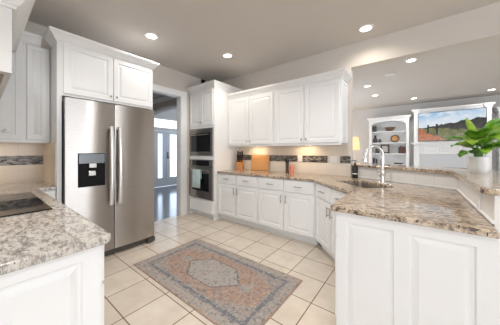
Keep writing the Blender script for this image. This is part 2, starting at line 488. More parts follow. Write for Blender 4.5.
# ------------------------------------------------------------------ the room
H = 2.87
WX = -3.70           # west wall face
BY = 3.40            # back wall face
SY = -0.27           # south wall face
struct('floor', MB().box(-3.76, -6.6, -0.1, 8.2, 3.46, 0.0), FLOOR)
struct('floor_living', MB().box(-2.7, 3.46, -0.1, 8.2, 9.1, 0.0), CARPET)  # unseen; pale carpet added to bounce light onto the ceiling
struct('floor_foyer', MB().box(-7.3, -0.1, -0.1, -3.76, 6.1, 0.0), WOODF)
struct('ceiling', MB().box(-3.82, -6.6, H, 8.2, 9.1, H+0.1), CEIL)

# west wall with the doorway to the hall
m = MB()
m.box(WX-0.12, -0.39, 0, WX, 1.68, H); m.box(WX-0.12, 2.50, 0, WX, BY, H); m.box(WX-0.12, 1.68, 2.39, WX, 2.50, H)
struct('wall_west', m, WALL)
m = MB()
for y0, y1 in ((1.59, 1.69), (2.49, 2.62)):
    m.box(WX, y0, 0, WX+0.02, y1, 2.39)
    m.box(WX-0.14, y0, 0, WX-0.12, y1, 2.39)
m.box(WX, 1.59, 2.38, WX+0.022, 2.62, 2.49); m.box(WX-0.142, 1.59, 2.38, WX-0.12, 2.62, 2.49)
m.box(WX-0.12, 1.68, 0, WX, 1.695, 2.39); m.box(WX-0.12, 2.485, 0, WX, 2.50, 2.39); m.box(WX-0.12, 1.695, 2.375, WX, 2.485, 2.39)
struct('trim_1', m, TRIMW)

# back wall, its end at the opening, header over the opening
m = MB()
m.box(WX-0.12, BY, 0, -0.75, BY+0.12, H); m.box(-0.75, BY, 2.53, 8.2, BY+0.12, H)
struct('wall_back', m, WALL)
m = MB(); m.box(-3.82, SY-0.12, 0, -0.95, SY, H)
struct('wall_south', m, WALL)
# east wall and breakfast wall with window openings (behind / beside the camera)
def wall_with_holes(name, axis, pos, a0, a1, holes, mat, th=0.12):
    m = MB()
    def bx(p, q, z0, z1):
        if axis == 'x': m.box(p, pos, z0, q, pos+th, z1)
        else: m.box(pos, p, z0, pos+th, q, z1)
    cur = a0
    for h0, h1, z0, z1 in holes:
        bx(cur, h0, 0, H); bx(h0, h1, 0, z0); bx(h0, h1, z1, H); cur = h1
    bx(cur, a1, 0, H)
    return struct(name, m, mat)
wall_with_holes('wall_east', 'y', 8.2, -6.6, 9.1, [(-4.9, -2.3, 0.4, 2.45), (-0.55, 3.85, 0.03, 2.65)], WALL)
wall_with_holes('wall_breakfast', 'x', -6.72, -2.2, 8.2, [(-0.8, 5.2, 0.4, 2.45)], WALL)
struct('wall_breakfast_side', MB().box(-2.32, -6.72, 0, -2.2, SY-0.12, H), WALL)
# window joinery in those openings; breakfast-side windows are made up for their daylight
def window(name, axis, pos, a0, a1, z0, z1, nx):
    m = MB(); f = 0.05
    def bx(p, q, c, d):
        if axis == 'x': m.box(p, pos-0.03, c, q, pos+0.03, d)
        else: m.box(pos-0.03, p, c, pos+0.03, q, d)
    bx(a0, a1, z0, z0+f); bx(a0, a1, z1-f, z1)
    for i in range(nx+1):
        c = a0+(a1-a0-f)*i/nx; bx(c, c+f, z0+f, z1-f)
    struct(name, m, TRIMW)
window('window_1', 'y', 8.27, -0.55, 3.85, 0.03, 2.65, 3)
window('added_window_5', 'y', 8.27, -4.9, -2.3, 0.4, 2.45, 2)
window('added_window_3', 'x', -6.66, -0.8, 5.2, 0.4, 2.45, 4)

# living room far walls
struct('wall_living', MB().box(-2.7, 9.0, 0, 8.2, 9.12, H), LWALL)
wall_with_holes('wall_living_side', 'y', -2.82, BY+0.12, 9.12, [(6.1, 8.0, 0.5, 2.5)], LWALL)
window('added_window_2', 'y', -2.76, 6.1, 8.0, 0.5, 2.5, 2)  # made-up window, put in to light the living room ceiling

# backsplash: tile field and mosaic band
m = MB(); m.box(-2.94, BY-0.008, 0.914, -0.75, BY, 1.40); struct('trim_3', m, SPLASHX)
m = MB()
for a, b in ((-2.92, -1.60), (-1.51, -1.09), (-0.90, -0.752)): m.box(a, BY-0.011, 1.105, b, BY-0.006, 1.215)
struct('trim_4', m, MOSX)
m = MB(); m.box(WX, SY, 0.914, WX+0.008, 0.512, 1.41); struct('trim_5', m, SPLASHY)
m = MB(); m.box(WX+0.006, SY, 1.125, WX+0.011, 0.502, 1.235); struct('trim_6', m, MOSY)
m = MB(); m.box(WX+0.008, 0.512, 0.914, -3.06, 0.52, 1.39); struct('trim_7', m, SPLASHX)
m = MB(); m.box(WX, SY, 0.914, -1.05, SY+0.008, 1.8); struct('trim_8', m, SPLASHX)

# raised bar: low wall behind the sink and the peninsula
BARK = [(-0.70, 3.385), (0.32, 2.84), (0.32, 1.62)]              # kitchen-side line
barl = offset_poly(BARK, -0.13)
barl[0] = (-0.63, 3.52)
m = MB().prism(BARK[:2]+[barl[1], barl[0]], 0.0, 1.065)
wb = struct('wall_bar', m, BARTILE)
m = MB().prism([BARK[1], BARK[2], barl[2], barl[1]], 0.0, 1.065)
struct('wall_peninsula', m, BARTILEY)
m = MB(); m.sweep(BARK, [(0, 0.916), (0.010, 0.916), (0.010, 0.928), (0, 0.932)]); struct('trim_9', m, TRIMW)

# hall and foyer beyond the doorway
m = MB(); m.box(-7.3, -0.1, 2.70, WX-0.12, 3.0, 2.8); m.box(-7.3, 3.0, 3.3, -2.7, 6.1, 3.4); struct('ceiling_hall', m, CEIL)
struct('wall_hall', MB().box(-7.3, -0.22, 0, WX-0.12, -0.1, 2.8), HWALL)
struct('wall_foyer', MB().box(-7.3, 6.0, 0, -2.82, 6.12, 3.4), HWALL)
struct('wall_foyer_side', MB().box(-2.96, BY+0.12, 0, -2.84, 6.0, 3.4), HWALL)
# arched header between hall and foyer
arch = [(-5.0-1.19*math.cos(a), 2.18+0.20*math.sin(a)) for a in [pi*i/16 for i in range(17)]]
pts = [(-7.2, 0.0), (-6.19, 0.0)]+arch+[(-3.81, 0.0), (-3.70, 0.0), (-3.70, 3.3), (-7.2, 3.3)]
pts = [(x, z) for x, z in pts]
m = MB().prism(pts, -3.12, -3.0).xf(Matrix(((1,0,0,0),(0,0,-1,0),(0,1,0,0),(0,0,0,1))))
struct('wall_arch', m, HWALL)
m = MB()
o1 = [(-5.0-1.26*math.cos(a), 2.18+0.27*math.sin(a)) for a in [pi*i/16 for i in range(17)]]
for i in range(16):
    q = [arch[i], arch[i+1], o1[i+1], o1[i]]
    m.loops([[(x, 2.985, z) for x, z in q], [(x, 3.0, z) for x, z in q]])
crown(m, [(-7.2, 3.0), (-3.82, 3.0)], 2.595)
struct('trim_10', m, TRIMW)
# front-door wall with two glazed leaves and a transom
m = MB()
m.box(-7.32, -0.1, 0, -7.2, 3.30, 3.4); m.box(-7.32, 5.30, 0, -7.2, 6.1, 3.4); m.box(-7.32, 3.30, 2.45, -7.2, 5.30, 3.4); m.box(-7.32, 3.30, 2.03, -7.2, 5.30, 2.14)
m.box(-7.32, 3.30, 2.14, -7.2, 3.36, 2.45); m.box(-7.32, 5.24, 2.14, -7.2, 5.30, 2.45)
struct('wall_front', m, HWALL)
def front_door(name, y0, y1, glass, knob_y):
    r = bpy.data.objects.new(name, None); C.objects.link(r); r.location = (-7.25, (y0+y1)/2, 0); r['kind'] = 'structure'
    c = (y0+y1)/2; g0, g1 = glass; m = MB()
    m.box(-0.022, y0-c, 0.01, 0.022, g0-c, 2.02); m.box(-0.022, g1-c, 0.01, 0.022, y1-c, 2.02)
    m.box(-0.022, g0-c, 0.01, 0.022, g1-c, 0.32); m.box(-0.022, g0-c, 1.91, 0.022, g1-c, 2.02)
    m.build('door_leaf', DOORP, r)
    MB().box(-0.004, g0-c, 0.32, 0.004, g1-c, 1.91).build('pane', GLASS, r)
    if knob_y:
        k = MB()
        k.tube([(0.022, knob_y-c, 1.06), (0.07, knob_y-c, 1.06)], 0.012, 8); k.lathe([(0.012, 0.05), (0.03, 0.06), (0.032, 0.075), (0.015, 0.09)], (0.02, knob_y-c, 1.06), 12, 'x')
        k.box(0.02, knob_y-c-0.03, 1.02, 0.03, knob_y-c+0.03, 1.26)
        k.build('door_handle', DARKGREY, r)
    return r
front_door('door_1', 3.30, 4.26, (3.94, 4.115), None)
front_door('door_2', 4.27, 5.30, (4.41, 4.74), 4.315)
MB().box(-7.264, 3.36, 2.14, -7.256, 5.24, 2.45).build('window_4', GLASS)['kind'] = 'structure'

# ------------------------------------------------------------------ base cabinets, back wall
def base_unit(root, w, n, depth, knobs):
    """carcass, toe kick, n drawers over n doors; knobs = side of each door's pull"""
    m = MB(); m.box(0, 0, 0.10, w, depth, 0.878); m.box(0, 0.07, 0.0, w, depth, 0.10)
    m.build('carcass', WHITE, root)
    cw = (w-0.02)/n
    for i in range(n):
        a, b = 0.01+cw*i+0.008, 0.01+cw*(i+1)-0.008
        d = MB().panel(a, b, 0.70, 0.868, -0.02, 0.0195, 0.022, False).build('drawer', WHITE, root)
        pull(d, ((a+b)/2, -0.02, 0.784), 'x').build('pull', NICKEL, d, smooth=True)
        d = MB().panel(a, b, 0.122, 0.682, -0.02).build('door', WHITE, root)
        hx = b-0.03 if knobs[i] == 'r' else a+0.03
        pull(d, (hx, -0.02, 0.585), 'z').build('pull', NICKEL, d, smooth=True)
FY = 2.79
c1 = thing('base_cabinet', 'white two-drawer base cabinet beside the oven tower', 'cabinet', (-2.94, FY, 0), 0, 'base cabinets along the back wall')
base_unit(c1, 0.94, 2, 0.60, 'rl')
c2 = copy_tree(c1); c2.location = (-1.998, FY, 0); c2['label'] = 'white two-drawer base cabinet below the red jar and wall outlets'
# corner sink cabinet, set at 45 degrees
sc = thing('sink_cabinet', 'white diagonal corner cabinet under the kitchen sink', 'cabinet', (-1.055, 2.79, 0), -pi/4)
W45 = 0.625*math.sqrt(2)
def to_local(p):
    x, y = p[0]+1.055, p[1]-2.79; c = math.cos(pi/4); s_ = math.sin(pi/4)
    return (x*c-y*s_, x*s_+y*c)
poly = [to_local(p) for p in [(-1.055, 2.79), (-0.43, 2.165), (0.31, 2.165), (0.31, 2.83), (-0.70, 3.37), (-1.055, 3.385)]]
m = MB().prism(poly, 0.10, 0.70)
m.prism([(0.0, 0.0), (W45, 0.0), (W45, 0.02), (0.0, 0.02)], 0.70, 0.878)
poly2 = [to_local(p) for p in [(-0.98, 2.815), (-0.43, 2.265), (0.31, 2.265), (0.31, 2.83), (-0.70, 3.37), (-0.98, 3.37)]]
m.prism(poly2, 0.0, 0.10)
m.build('carcass', WHITE, sc)
for a, b, side in ((0.05, 0.43, 'r'), (0.445, 0.83, 'l')):
    d = MB().panel(a, b, 0.70, 0.868, -0.02, 0.0195, 0.022, False).build('drawer', WHITE, sc)
    pull(d, ((a+b)/2, -0.02, 0.784), 'x').build('pull', NICKEL, d, smooth=True)
    d = MB().panel(a, b, 0.122, 0.682, -0.02).build('door', WHITE, sc)
    pull(d, ((b-0.03) if side == 'r' else a+0.03, -0.02, 0.585), 'z').build('pull', NICKEL, d, smooth=True)

# peninsula cabinet with panelled end
pc = thing('peninsula_cabinet', 'white peninsula cabinet with two raised panels on its end', 'cabinet', (-0.43, 1.525, 0))
m = MB(); m.box(0, 0.022, 0.10, 0.745, 0.635, 0.878); m.box(0.07, 0.022, 0.0, 0.745, 0.635, 0.10)
m.build('carcass', WHITE, pc)
m = MB().framed(0.0, 0.745, 0.0, 0.878, 0.0, 0.021, [(0.062, 0.33, 0.11, 0.812), (0.405, 0.672, 0.11, 0.812)])
m.build('end_panel', WHITE, pc)
RL = Matrix.Translation((0, 0.635, 0)) @ Matrix.Rotation(-pi/2, 4, 'Z')
d = MB().panel(0.02, 0.60, 0.122, 0.682, -0.02).xf(RL).build('door', WHITE, pc)
pull(None, (0.06, -0.02, 0.585), 'z').xf(RL).build('pull', NICKEL, d, smooth=True)
d = MB().panel(0.02, 0.60, 0.70, 0.868, -0.02, 0.0195, 0.022, False).xf(RL).build('drawer', WHITE, pc)
pull(None, (0.31, -0.02, 0.784), 'x').xf(RL).build('pull', NICKEL, d, smooth=True)

# ------------------------------------------------------------------ countertops
ZC0, ZC1 = 0.879, 0.914
ctr = Vector((-0.477, 2.743)); e1 = Vector((1, -1)).normalized(); e2 = Vector((1, 1)).normalized()
hole = []
hw, hd, rr = 0.29, 0.18, 0.05
for sx, sy, a0 in ((1, 1, 0), (-1, 1, pi/2), (-1, -1, pi), (1, -1, 1.5*pi)):
    for k in range(5):
        a = a0+k*pi/8
        q = ctr+e1*(sx*(hw-rr)+rr*math.cos(a))+e2*(sy*(hd-rr)+rr*math.sin(a))
        hole.append((q.x, q.y))
outer = [(-2.935, 2.755), (-1.075, 2.755), (-0.468, 2.148), (-0.468, 1.52), (-0.445, 1.49), (0.312, 1.49), (0.312, 2.835), (-0.70, 3.375), (-0.76, 3.39), (-2.935, 3.39)]
ct = MB().slab(outer, [hole], ZC0, ZC1).build('granite_countertop', GRANITEW, bevel=0.006)
tag(ct, 'speckled granite worktop tinted tan for warm light, with the sink, running out along the peninsula', 'countertop')
outer = [(-1.075, -0.26), (-1.075, 0.35), (-1.10, 0.375), (-3.035, 0.375), (-3.035, 0.515), (-3.69, 0.515), (-3.69, -0.26)]
ct = MB().slab(outer, [], ZC0, ZC1).build('granite_countertop', GRANITE, bevel=0.006)
tag(ct, 'cream speckled granite worktop under the black cooktop', 'countertop')
inner = offset_poly(BARK, 0.045); outr = offset_poly(BARK, -0.40)
inner[0] = (-0.735, 3.36); outr[0] = (-0.56, 3.74)
inner[-1] = (inner[-1][0], 1.60); outr[-1] = (outr[-1][0], 1.60)
ct = MB().slab([(-0.735, 3.36)]+[inner[1], (inner[2][0], 1.64), (inner[2][0]+0.04, 1.60), (outr[2][0], 1.60), outr[1], (-0.56, 3.80), (-0.735, 3.80)], [], 1.066, 1.10).build('bar_countertop', GRANITEW, bevel=0.007)
tag(ct, 'raised granite bar top carrying the white plant pot', 'countertop')

# sink, faucet, soap
sk = thing('kitchen_sink', 'stainless undermount sink below the gooseneck faucet', 'sink', (ctr.x, ctr.y, 0), -pi/4)
def rrect(w, h, r, z):
    L = []
    for sx, sy, a0 in ((1, 1, 0), (-1, 1, pi/2), (-1, -1, pi), (1, -1, 1.5*pi)):
        for k in range(5):
            a = a0+k*pi/8; L.append((sx*(w-r)+r*math.cos(a), sy*(h-r)+r*math.sin(a), z))
    return L
m = MB().loops([rrect(0.31, 0.20, 0.05, 0.878), rrect(0.288, 0.178, 0.05, 0.878), rrect(0.285, 0.175, 0.05, 0.74), rrect(0.25, 0.14, 0.05, 0.715), rrect(0.03, 0.03, 0.015, 0.712)], False, True)
m.build('basin', STEEL, sk, smooth=True)
MB().lathe([(0.045, 0.712), (0.045, 0.716), (0.03, 0.716), (0.028, 0.713)], n=16).build('drain', DARKGREY, sk)
fb = Vector((-0.30, 2.925))
fa = thing('kitchen_faucet', 'chrome gooseneck faucet behind the sink', 'faucet', (fb.x, fb.y, ZC1), -pi/4)
m = MB(); L0 = []
m.loops([[(0.12*math.cos(a)*s_, 0.032*math.sin(a)*s_, z) for a in [2*pi*i/24 for i in range(24)]] for s_, z in ((1.0, 0.0), (1.0, 0.006), (0.92, 0.010))])
m.build('deck_plate', CHROME, fa, smooth=True)
MB().lathe([(0.030, 0.008), (0.030, 0.02), (0.025, 0.05), (0.024, 0.11), (0.027, 0.125), (0.018, 0.15), (0.014, 0.17)], n=20).build('body', CHROME, fa, smooth=True)
pts = [(0, 0, 0.14), (0, 0, 0.32)]
for i in range(1, 15):
    a = pi*i/14*0.98
    pts.append((0, -0.112+0.112*math.cos(a), 0.32+0.112*math.sin(a)))
MB().tube(pts, 0.0155, 12).build('spout', CHROME, fa, smooth=True)
ex = pts[-1]
MB().tube([(0, ex[1], ex[2]+0.005), (0, ex[1]-0.002, ex[2]-0.03), (0, ex[1]-0.003, ex[2]-0.075)], [0.0165, 0.021, 0.024], 12).build('spray_head', CHROME, fa, smooth=True)
MB().tube([(-0.02, 0, 0.075), (-0.055, -0.01, 0.10), (-0.075, -0.015, 0.15)], [0.013, 0.010, 0.008], 10).build('lever', NICKEL, fa, smooth=True)
sp = thing('soap_bottle', 'black pump soap bottle at the sink corner', 'bottle', (-0.665, 3.25, ZC1))
MB().lathe([(0.036, 0), (0.039, 0.006), (0.039, 0.145), (0.033, 0.165), (0.014, 0.178), (0.014, 0.19)], n=20).build('body', BLACK, sp, smooth=True)
m = MB().lathe([(0.016, 0.19), (0.016, 0.208), (0.005, 0.21), (0.005, 0.236), (0.012, 0.238), (0.012, 0.248)], n=14); m.box(-0.045, -0.006, 0.236, 0.012, 0.006, 0.247)
m.build('pump', BLACK, sp)
MB().lathe([(0.0396, 0.055), (0.0396, 0.066)], n=20).build('label_band', PLASTICW, sp, smooth=True)

# ------------------------------------------------------------------ oven tower
TX, TY, TW = -3.695, 2.70, 0.752
ot = thing('oven_tower', 'tall white cabinet housing the microwave and wall oven', 'cabinet', (TX, TY, 0))
m = MB()
dp = BY-TY-0.004
for a, b in ((0, 0.03), (TW-0.03, TW)): m.box(a, 0, 0.0, b, dp, 2.50)
for z0, z1 in ((0.09, 0.355), (1.125, 1.20), (1.735, 2.50)): m.box(0.03, 0, z0, TW-0.03, dp, z1)
m.box(0.03, 0.06, 0.0, TW-0.03, dp, 0.09); m.box(0.03, dp-0.02, 0.355, TW-0.03, dp, 1.735)
m.build('carcass', WHITE, ot)
m = MB(); crown(m, [(0, 0), (TW, 0), (TW, dp)], 2.48); m.build('crown', WHITE, ot)
for a, b, h in ((0.03, 0.372, 'r'), (0.380, TW-0.03, 'l')):
    d = MB().panel(a, b, 1.79, 2.455, -0.02).build('door', WHITE, ot)
    knob(((b-0.03) if h == 'r' else a+0.03, -0.02, 1.85)).build('knob', NICKEL, d, smooth=True)
MB().panel(0.03, TW-0.03, 0.11, 0.335, -0.02, 0.0195, 0.03, False).build('drawer', WHITE, ot)
mw = thing('microwave', 'built-in stainless microwave above the wall oven', 'microwave', (TX+0.032, TY, 1.202))
w = TW-0.064
MB().box(0.004, 0.0, 0.004, w-0.004, 0.45, 0.526).build('body', DARKGREY, mw)
m = MB(); m.box(0, -0.02, 0, w, -0.001, 0.075); m.box(0, -0.02, 0.44, w, -0.001, 0.528); m.box(0, -0.02, 0.075, 0.05, -0.001, 0.44); m.box(w-0.05, -0.02, 0.075, w, -0.001, 0.44)
m.build('trim_frame', OVENSTEEL, mw, bevel=0.003)
d = MB(); d.box(0.052, -0.024, 0.08, w-0.052, -0.004, 0.435); dd = d.build('door', BLACKGLASS, mw, bevel=0.003)
m = MB(); m.tube([(0.08, -0.055, 0.405), (w-0.08, -0.055, 0.405)], 0.009, 10)
for x in (0.11, w-0.11): m.tube([(x, -0.022, 0.405), (x, -0.055, 0.405)], 0.007, 8)
m.build('handle', STEEL, dd, smooth=True)
for z in (0.02, 0.045, 0.46, 0.485): MB().box(0.06, -0.0215, z, w-0.06, -0.0195, z+0.010).build('vent_slot', DARKGREY, mw)
ov = thing('wall_oven', 'built-in stainless wall oven below the microwave', 'oven', (TX+0.032, TY, 0.358))
MB().box(0.004, 0.0, 0.004, w-0.004, 0.5, 0.76).build('body', DARKGREY, ov)
m = MB().box(0, -0.026, 0.625, w, -0.001, 0.764); cp = m.build('control_panel', OVENSTEEL, ov, bevel=0.004)
MB().box(0.09, -0.0275, 0.645, w-0.09, -0.0255, 0.748).build('display', BLACKGLASS, cp)
m = MB(); m.box(0, -0.032, 0.02, w, -0.001, 0.615); dr = m.build('door', OVENSTEEL, ov, bevel=0.004)
MB().box(0.09, -0.0335, 0.16, w-0.09, -0.0315, 0.50).build('window', BLACKGLASS, dr)
m = MB(); m.tube([(0.05, -0.075, 0.555), (w-0.05, -0.075, 0.555)], 0.011, 10)
for x in (0.09, w-0.09): m.tube([(x, -0.031, 0.555), (x, -0.075, 0.555)], 0.009, 8)
m.build('handle', STEEL, dr, smooth=True)
# towel over the oven handle
hx0, hz, hy = TX+0.032+0.185, 0.358+0.555, TY-0.075
m = MB(); n = 14; rows = []
prof = [(-0.016, -0.20), (-0.015, -0.08), (-0.0135, 0.0), (-0.008, 0.0125), (0.0, 0.0145), (0.008, 0.0125), (0.0135, 0.0), (0.015, -0.10), (0.016, -0.16)]
prof[0] = (-0.020, -0.335); prof.insert(1, (-0.018, -0.2))
for dy, dz in prof:
    row = []
    for k in range(n+1):
        u = k/n; wv = 0.004*math.sin(u*9+dz*6)*min(1, abs(dz)*6)
        row.append((hx0+0.235*u, hy+dy+wv-(0.003 if dy < 0 else -0.003)*0, hz+dz))
    rows.append(row)
m.loops(rows, False, False, closed=False)
tw = m.build('dish_towel', TOWEL, smooth=True)
sd = tw.modifiers.new('thick', 'SOLIDIFY'); sd.thickness = 0.004; sd.offset = 0
tag(tw, 'pale teal dish towel hanging on the oven handle', 'towel')

# ------------------------------------------------------------------ upper cabinets, back wall
def upper_unit(root, w, depth, z0, z1, n, knobs, hardware=True):
    m = MB(); m.box(0, 0, z0, w, depth, z1); m.box(0, 0.0, z0-0.022, w, 0.018, z0)
    m.build('carcass', WHITE, root)
    cw = (w-0.03)/n
    for i in range(n):
        a, b = 0.015+cw*i+0.006, 0.015+cw*(i+1)-0.006
        d = MB().panel(a, b, z0+0.012, z1-0.03, -0.02).build('door', WHITE, root)
        knob((b-0.03 if knobs[i] == 'r' else a+0.03, -0.02, z0+0.07)).build('knob', NICKEL, d, smooth=True)
UY = 3.07
u1 = thing('upper_cabinet', 'white two-door wall cabinet above the knife block and cutting board', 'cabinet', (-2.94, UY, 0), 0, 'wall cabinets on the back wall')
m_u = []
upper_unit(u1, 1.068, 0.327, 1.40, 2.315, 2, 'rl')
m = MB(); crown(m, [(0.0, 0), (1.068, 0)], 2.297, 0.9); m.build('crown', WHITE, u1)
u2 = thing('upper_cabinet', 'white two-door wall cabinet ending at the living room opening', 'cabinet', (-1.870, UY, 0), 0, 'wall cabinets on the back wall')
upper_unit(u2, 1.07, 0.327, 1.40, 2.315, 2, 'rl')
m = MB(); crown(m, [(0, 0), (1.07, 0), (1.07, 0.327)], 2.297, 0.9); m.build('crown', WHITE, u2)
RE = Matrix.Translation((1.07, 0, 0)) @ Matrix.Rotation(pi/2, 4, 'Z')
MB().panel(0.01, 0.317, 1.41, 2.285, -0.012, 0.012, 0.05).xf(RE).build('end_panel', WHITE, u2)
# under-cabinet light bars
def strip(x, label):
    s = thing('undercabinet_light', label, 'light', (x, 3.26, 1.40), 0, 'light bars under the wall cabinets')
    MB().box(-0.16, -0.02, -0.014, 0.16, 0.02, 0.0).build('housing', PLASTICW, s)
    MB().box(-0.15, -0.015, -0.017, 0.15, 0.015, -0.0142).build('lens', LAMPGLOW, s)
    l = bpy.data.lights.new('bulb', 'AREA'); l.shape = 'RECTANGLE'; l.size = 0.3; l.size_y = 0.03; l.energy = 0.9; l.color = (1.0, 0.70, 0.40)
    o = bpy.data.objects.new('bulb', l); o.location = (0, 0.0, -0.022); o.parent = s; C.objects.link(o)
strip(-2.42, 'thin light bar under the wall cabinet above the cutting board')
s = thing('undercabinet_light', 'unseen light bar added under the corner wall cabinet to brighten the backsplash', 'light', (-3.56, -0.11, 1.405), pi/2, 'light bars under the wall cabinets')  # added out of view, since this corner was too dim
MB().box(-0.11, -0.02, -0.014, 0.11, 0.02, -0.0005).build('housing', PLASTICW, s)
MB().box(-0.10, -0.015, -0.017, 0.10, 0.015, -0.0142).build('lens', LAMPGLOW, s)
l = bpy.data.lights.new('bulb', 'AREA'); l.shape = 'RECTANGLE'; l.size = 0.2; l.size_y = 0.03; l.energy = 1.2; l.color = (1.0, 0.82, 0.62)
o = bpy.data.objects.new('bulb', l); o.location = (0, 0.0, -0.022); o.parent = s; C.objects.link(o)
strip(-1.42, 'thin light bar under the wall cabinet above the outlet')

# ------------------------------------------------------------------ refrigerator and its surround
fc = thing('refrigerator_cabinet', 'white two-door cabinet with crown over the refrigerator', 'cabinet', (-3.04, 0.52, 0), pi/2)
# local: x -> world +y, -y -> world +x
dep = 0.655; FW = 1.055
m = MB(); m.box(0, 0, 1.90, FW, dep, 2.50)
m.build('carcass', WHITE, fc)
sp1 = thing('refrigerator_gable', 'white upright board between the backsplash corner and the refrigerator', 'cabinet', (-3.04, 0.52, 0), pi/2)
MB().box(0, 0, 0.0, 0.04, dep, 1.899).build('board', WHITE, sp1)
sp2 = thing('refrigerator_gable', 'white upright board between the refrigerator and the doorway', 'cabinet', (-3.04, 0.52+FW-0.02, 0), pi/2)
MB().box(0, 0, 0.0, 0.02, dep, 1.899).build('board', WHITE, sp2)
for a, b, h in ((0.05, 0.532, 'r'), (0.540, FW-0.015, 'l')):
    d = MB().panel(a, b, 1.925, 2.475, -0.02).build('door', WHITE, fc)
    knob(((b-0.03) if h == 'r' else a+0.03, -0.02, 1.975)).build('knob', NICKEL, d, smooth=True)
m = MB(); crown(m, [(0, 0.25), (0, 0), (FW, 0), (FW, dep)], 2.475); m.build('crown', WHITE, fc)

fr = thing('refrigerator', 'stainless side-by-side refrigerator with water dispenser', 'refrigerator', (-3.02, 0.57, 0), pi/2)
RW = 0.975
MB().box(0.0, 0.0, 0.03, RW, 0.60, 1.84).build('case', DARKGREY, fr)
def fr_door(a, b):
    """slightly bowed stainless door, front near y=-0.09"""
    n = 12; fronts = []
    for k in range(n+1):
        u = k/n; x = a+(b-a)*u
        y = -0.082-0.010*math.sin(pi*min(1, max(0, u)))
        fronts.append((x, y))
    poly = [(a, -0.004)]+fronts+[(b, -0.004)]
    return MB().loops([[(x, y, z) for x, y in poly] for z in (0.085, 1.868)])
SPL = 0.468
dl = fr_door(0.0, SPL-0.004).build('freezer_door', STEEL, fr, smooth=True, bevel=0.008)
dr = fr_door(SPL+0.004, RW).build('fridge_door', STEEL, fr, smooth=True, bevel=0.008)
for d, x in ((dl, SPL-0.045), (dr, SPL+0.05)):
    m = MB(); pts = []
    for k in range(17):
        u = k/16; z = 0.64+0.95*u
        pts.append((x, -0.125-0.028*math.sin(pi*u), z))
    L = []
    for (px, py, pz) in pts:
        L.append([(px+0.024*math.cos(q), py+0.014*math.sin(q), pz) for q in [2*pi*i/10 for i in range(10)]])
    m.loops(L)
    for z in (0.655, 1.575): m.box(x-0.014, -0.125, z-0.015, x+0.014, -0.07, z+0.015)
    m.build('handle', SATIN, d, smooth=True)
# dispenser: flat block, its black standing in for recess shade, and control display
x0, x1, z0, z1 = 0.105, 0.365, 0.885, 1.265
dz = MB(); yy = -0.094
dz.box(x0, yy-0.004, z0, x1, yy+0.05, z1)
disp = dz.build('dispenser', RECESSBLACK, dl, bevel=0.004)
MB().box(x0+0.008, yy-0.0065, 1.15, x1-0.008, yy-0.0035, z1-0.008).build('dispenser_screen', plain('grey_display_glass', (0.17, 0.19, 0.21), 0.2), dl)
m = MB(); m.box(0.205, yy-0.012, 1.10, 0.275, yy-0.003, 1.148); m.box(0.20, yy-0.018, 1.01, 0.265, yy-0.003, 1.065)
m.build('dispenser_paddle', NICKEL, dl, bevel=0.003)
m = MB(); m.box(0.0, -0.05, 0.02, RW, -0.001, 0.082); m.build('kick_grille', DARKGREY, fr)
m = MB(); m.box(RW-0.10, -0.10, 0.018, RW+0.005, -0.03, 0.075); m.box(RW-0.085, -0.075, 0.0, RW-0.03, -0.035, 0.018); m.build('foot', DARKGREY, fr, bevel=0.006)
m = MB(); m.box(-0.005, -0.10, 0.018, 0.10, -0.03, 0.075); m.box(0.03, -0.075, 0.0, 0.085, -0.035, 0.018); m.build('foot', DARKGREY, fr, bevel=0.006)

# ------------------------------------------------------------------ west corner upper + south run
wu = thing('corner_upper_cabinet', 'white wall cabinet in the corner beside the refrigerator surround', 'cabinet', (-3.37, 0.095, 0), pi/2)
m = MB(); m.box(-0.35, 0, 1.405, 0.418, 0.325, 2.475); m.box(-0.35, 0, 1.383, 0.418, 0.018, 1.405); m.build('carcass', WHITE, wu)
for a, b, kx in ((-0.15, 0.195, 0.062), (0.232, 0.392, None)):
    d = MB().panel(a, b, 1.418, 2.465, -0.02, 0.0195, 0.045).build('door', WHITE, wu)
    if kx is not None: knob((0.075, -0.02, 1.50)).build('knob', NICKEL, d, smooth=True)
m = MB(); crown(m, [(-0.3, 0), (0.345, 0)], 2.475); m.build('crown', WHITE, wu)

hd = thing('range_hood', 'white wooden hood cabinet with crown above the cooktop', 'hood', (-2.12, 0.138, 0))
# local x to the east end at 0, runs west to -1.24; front faces +y
m = MB()
m.box(-0.075, -0.40, 1.81, 0, 0, 2.38); m.box(-1.22, -0.40, 1.81, -1.145, 0, 2.38); m.box(-1.145, -0.03, 1.81, -0.075, 0, 2.38); m.box(-1.145, -0.40, 1.95, -0.075, -0.03, 2.38)
m.build('body', WHITE, hd)
m = MB(); crown(m, [(-1.22, 0), (0, 0), (0, -0.40)], 2.235, 1.55, 1.4, side=-1); m.build('crown', WHITE, hd)
MB().box(-1.14, -0.39, 1.93, -0.08, -0.035, 1.948).build('vent_insert', STEEL, hd)

sb = thing('cooktop_cabinet', 'white base cabinet under the cooktop with raised panel end', 'cabinet', (-1.10, 0.335, 0), pi)
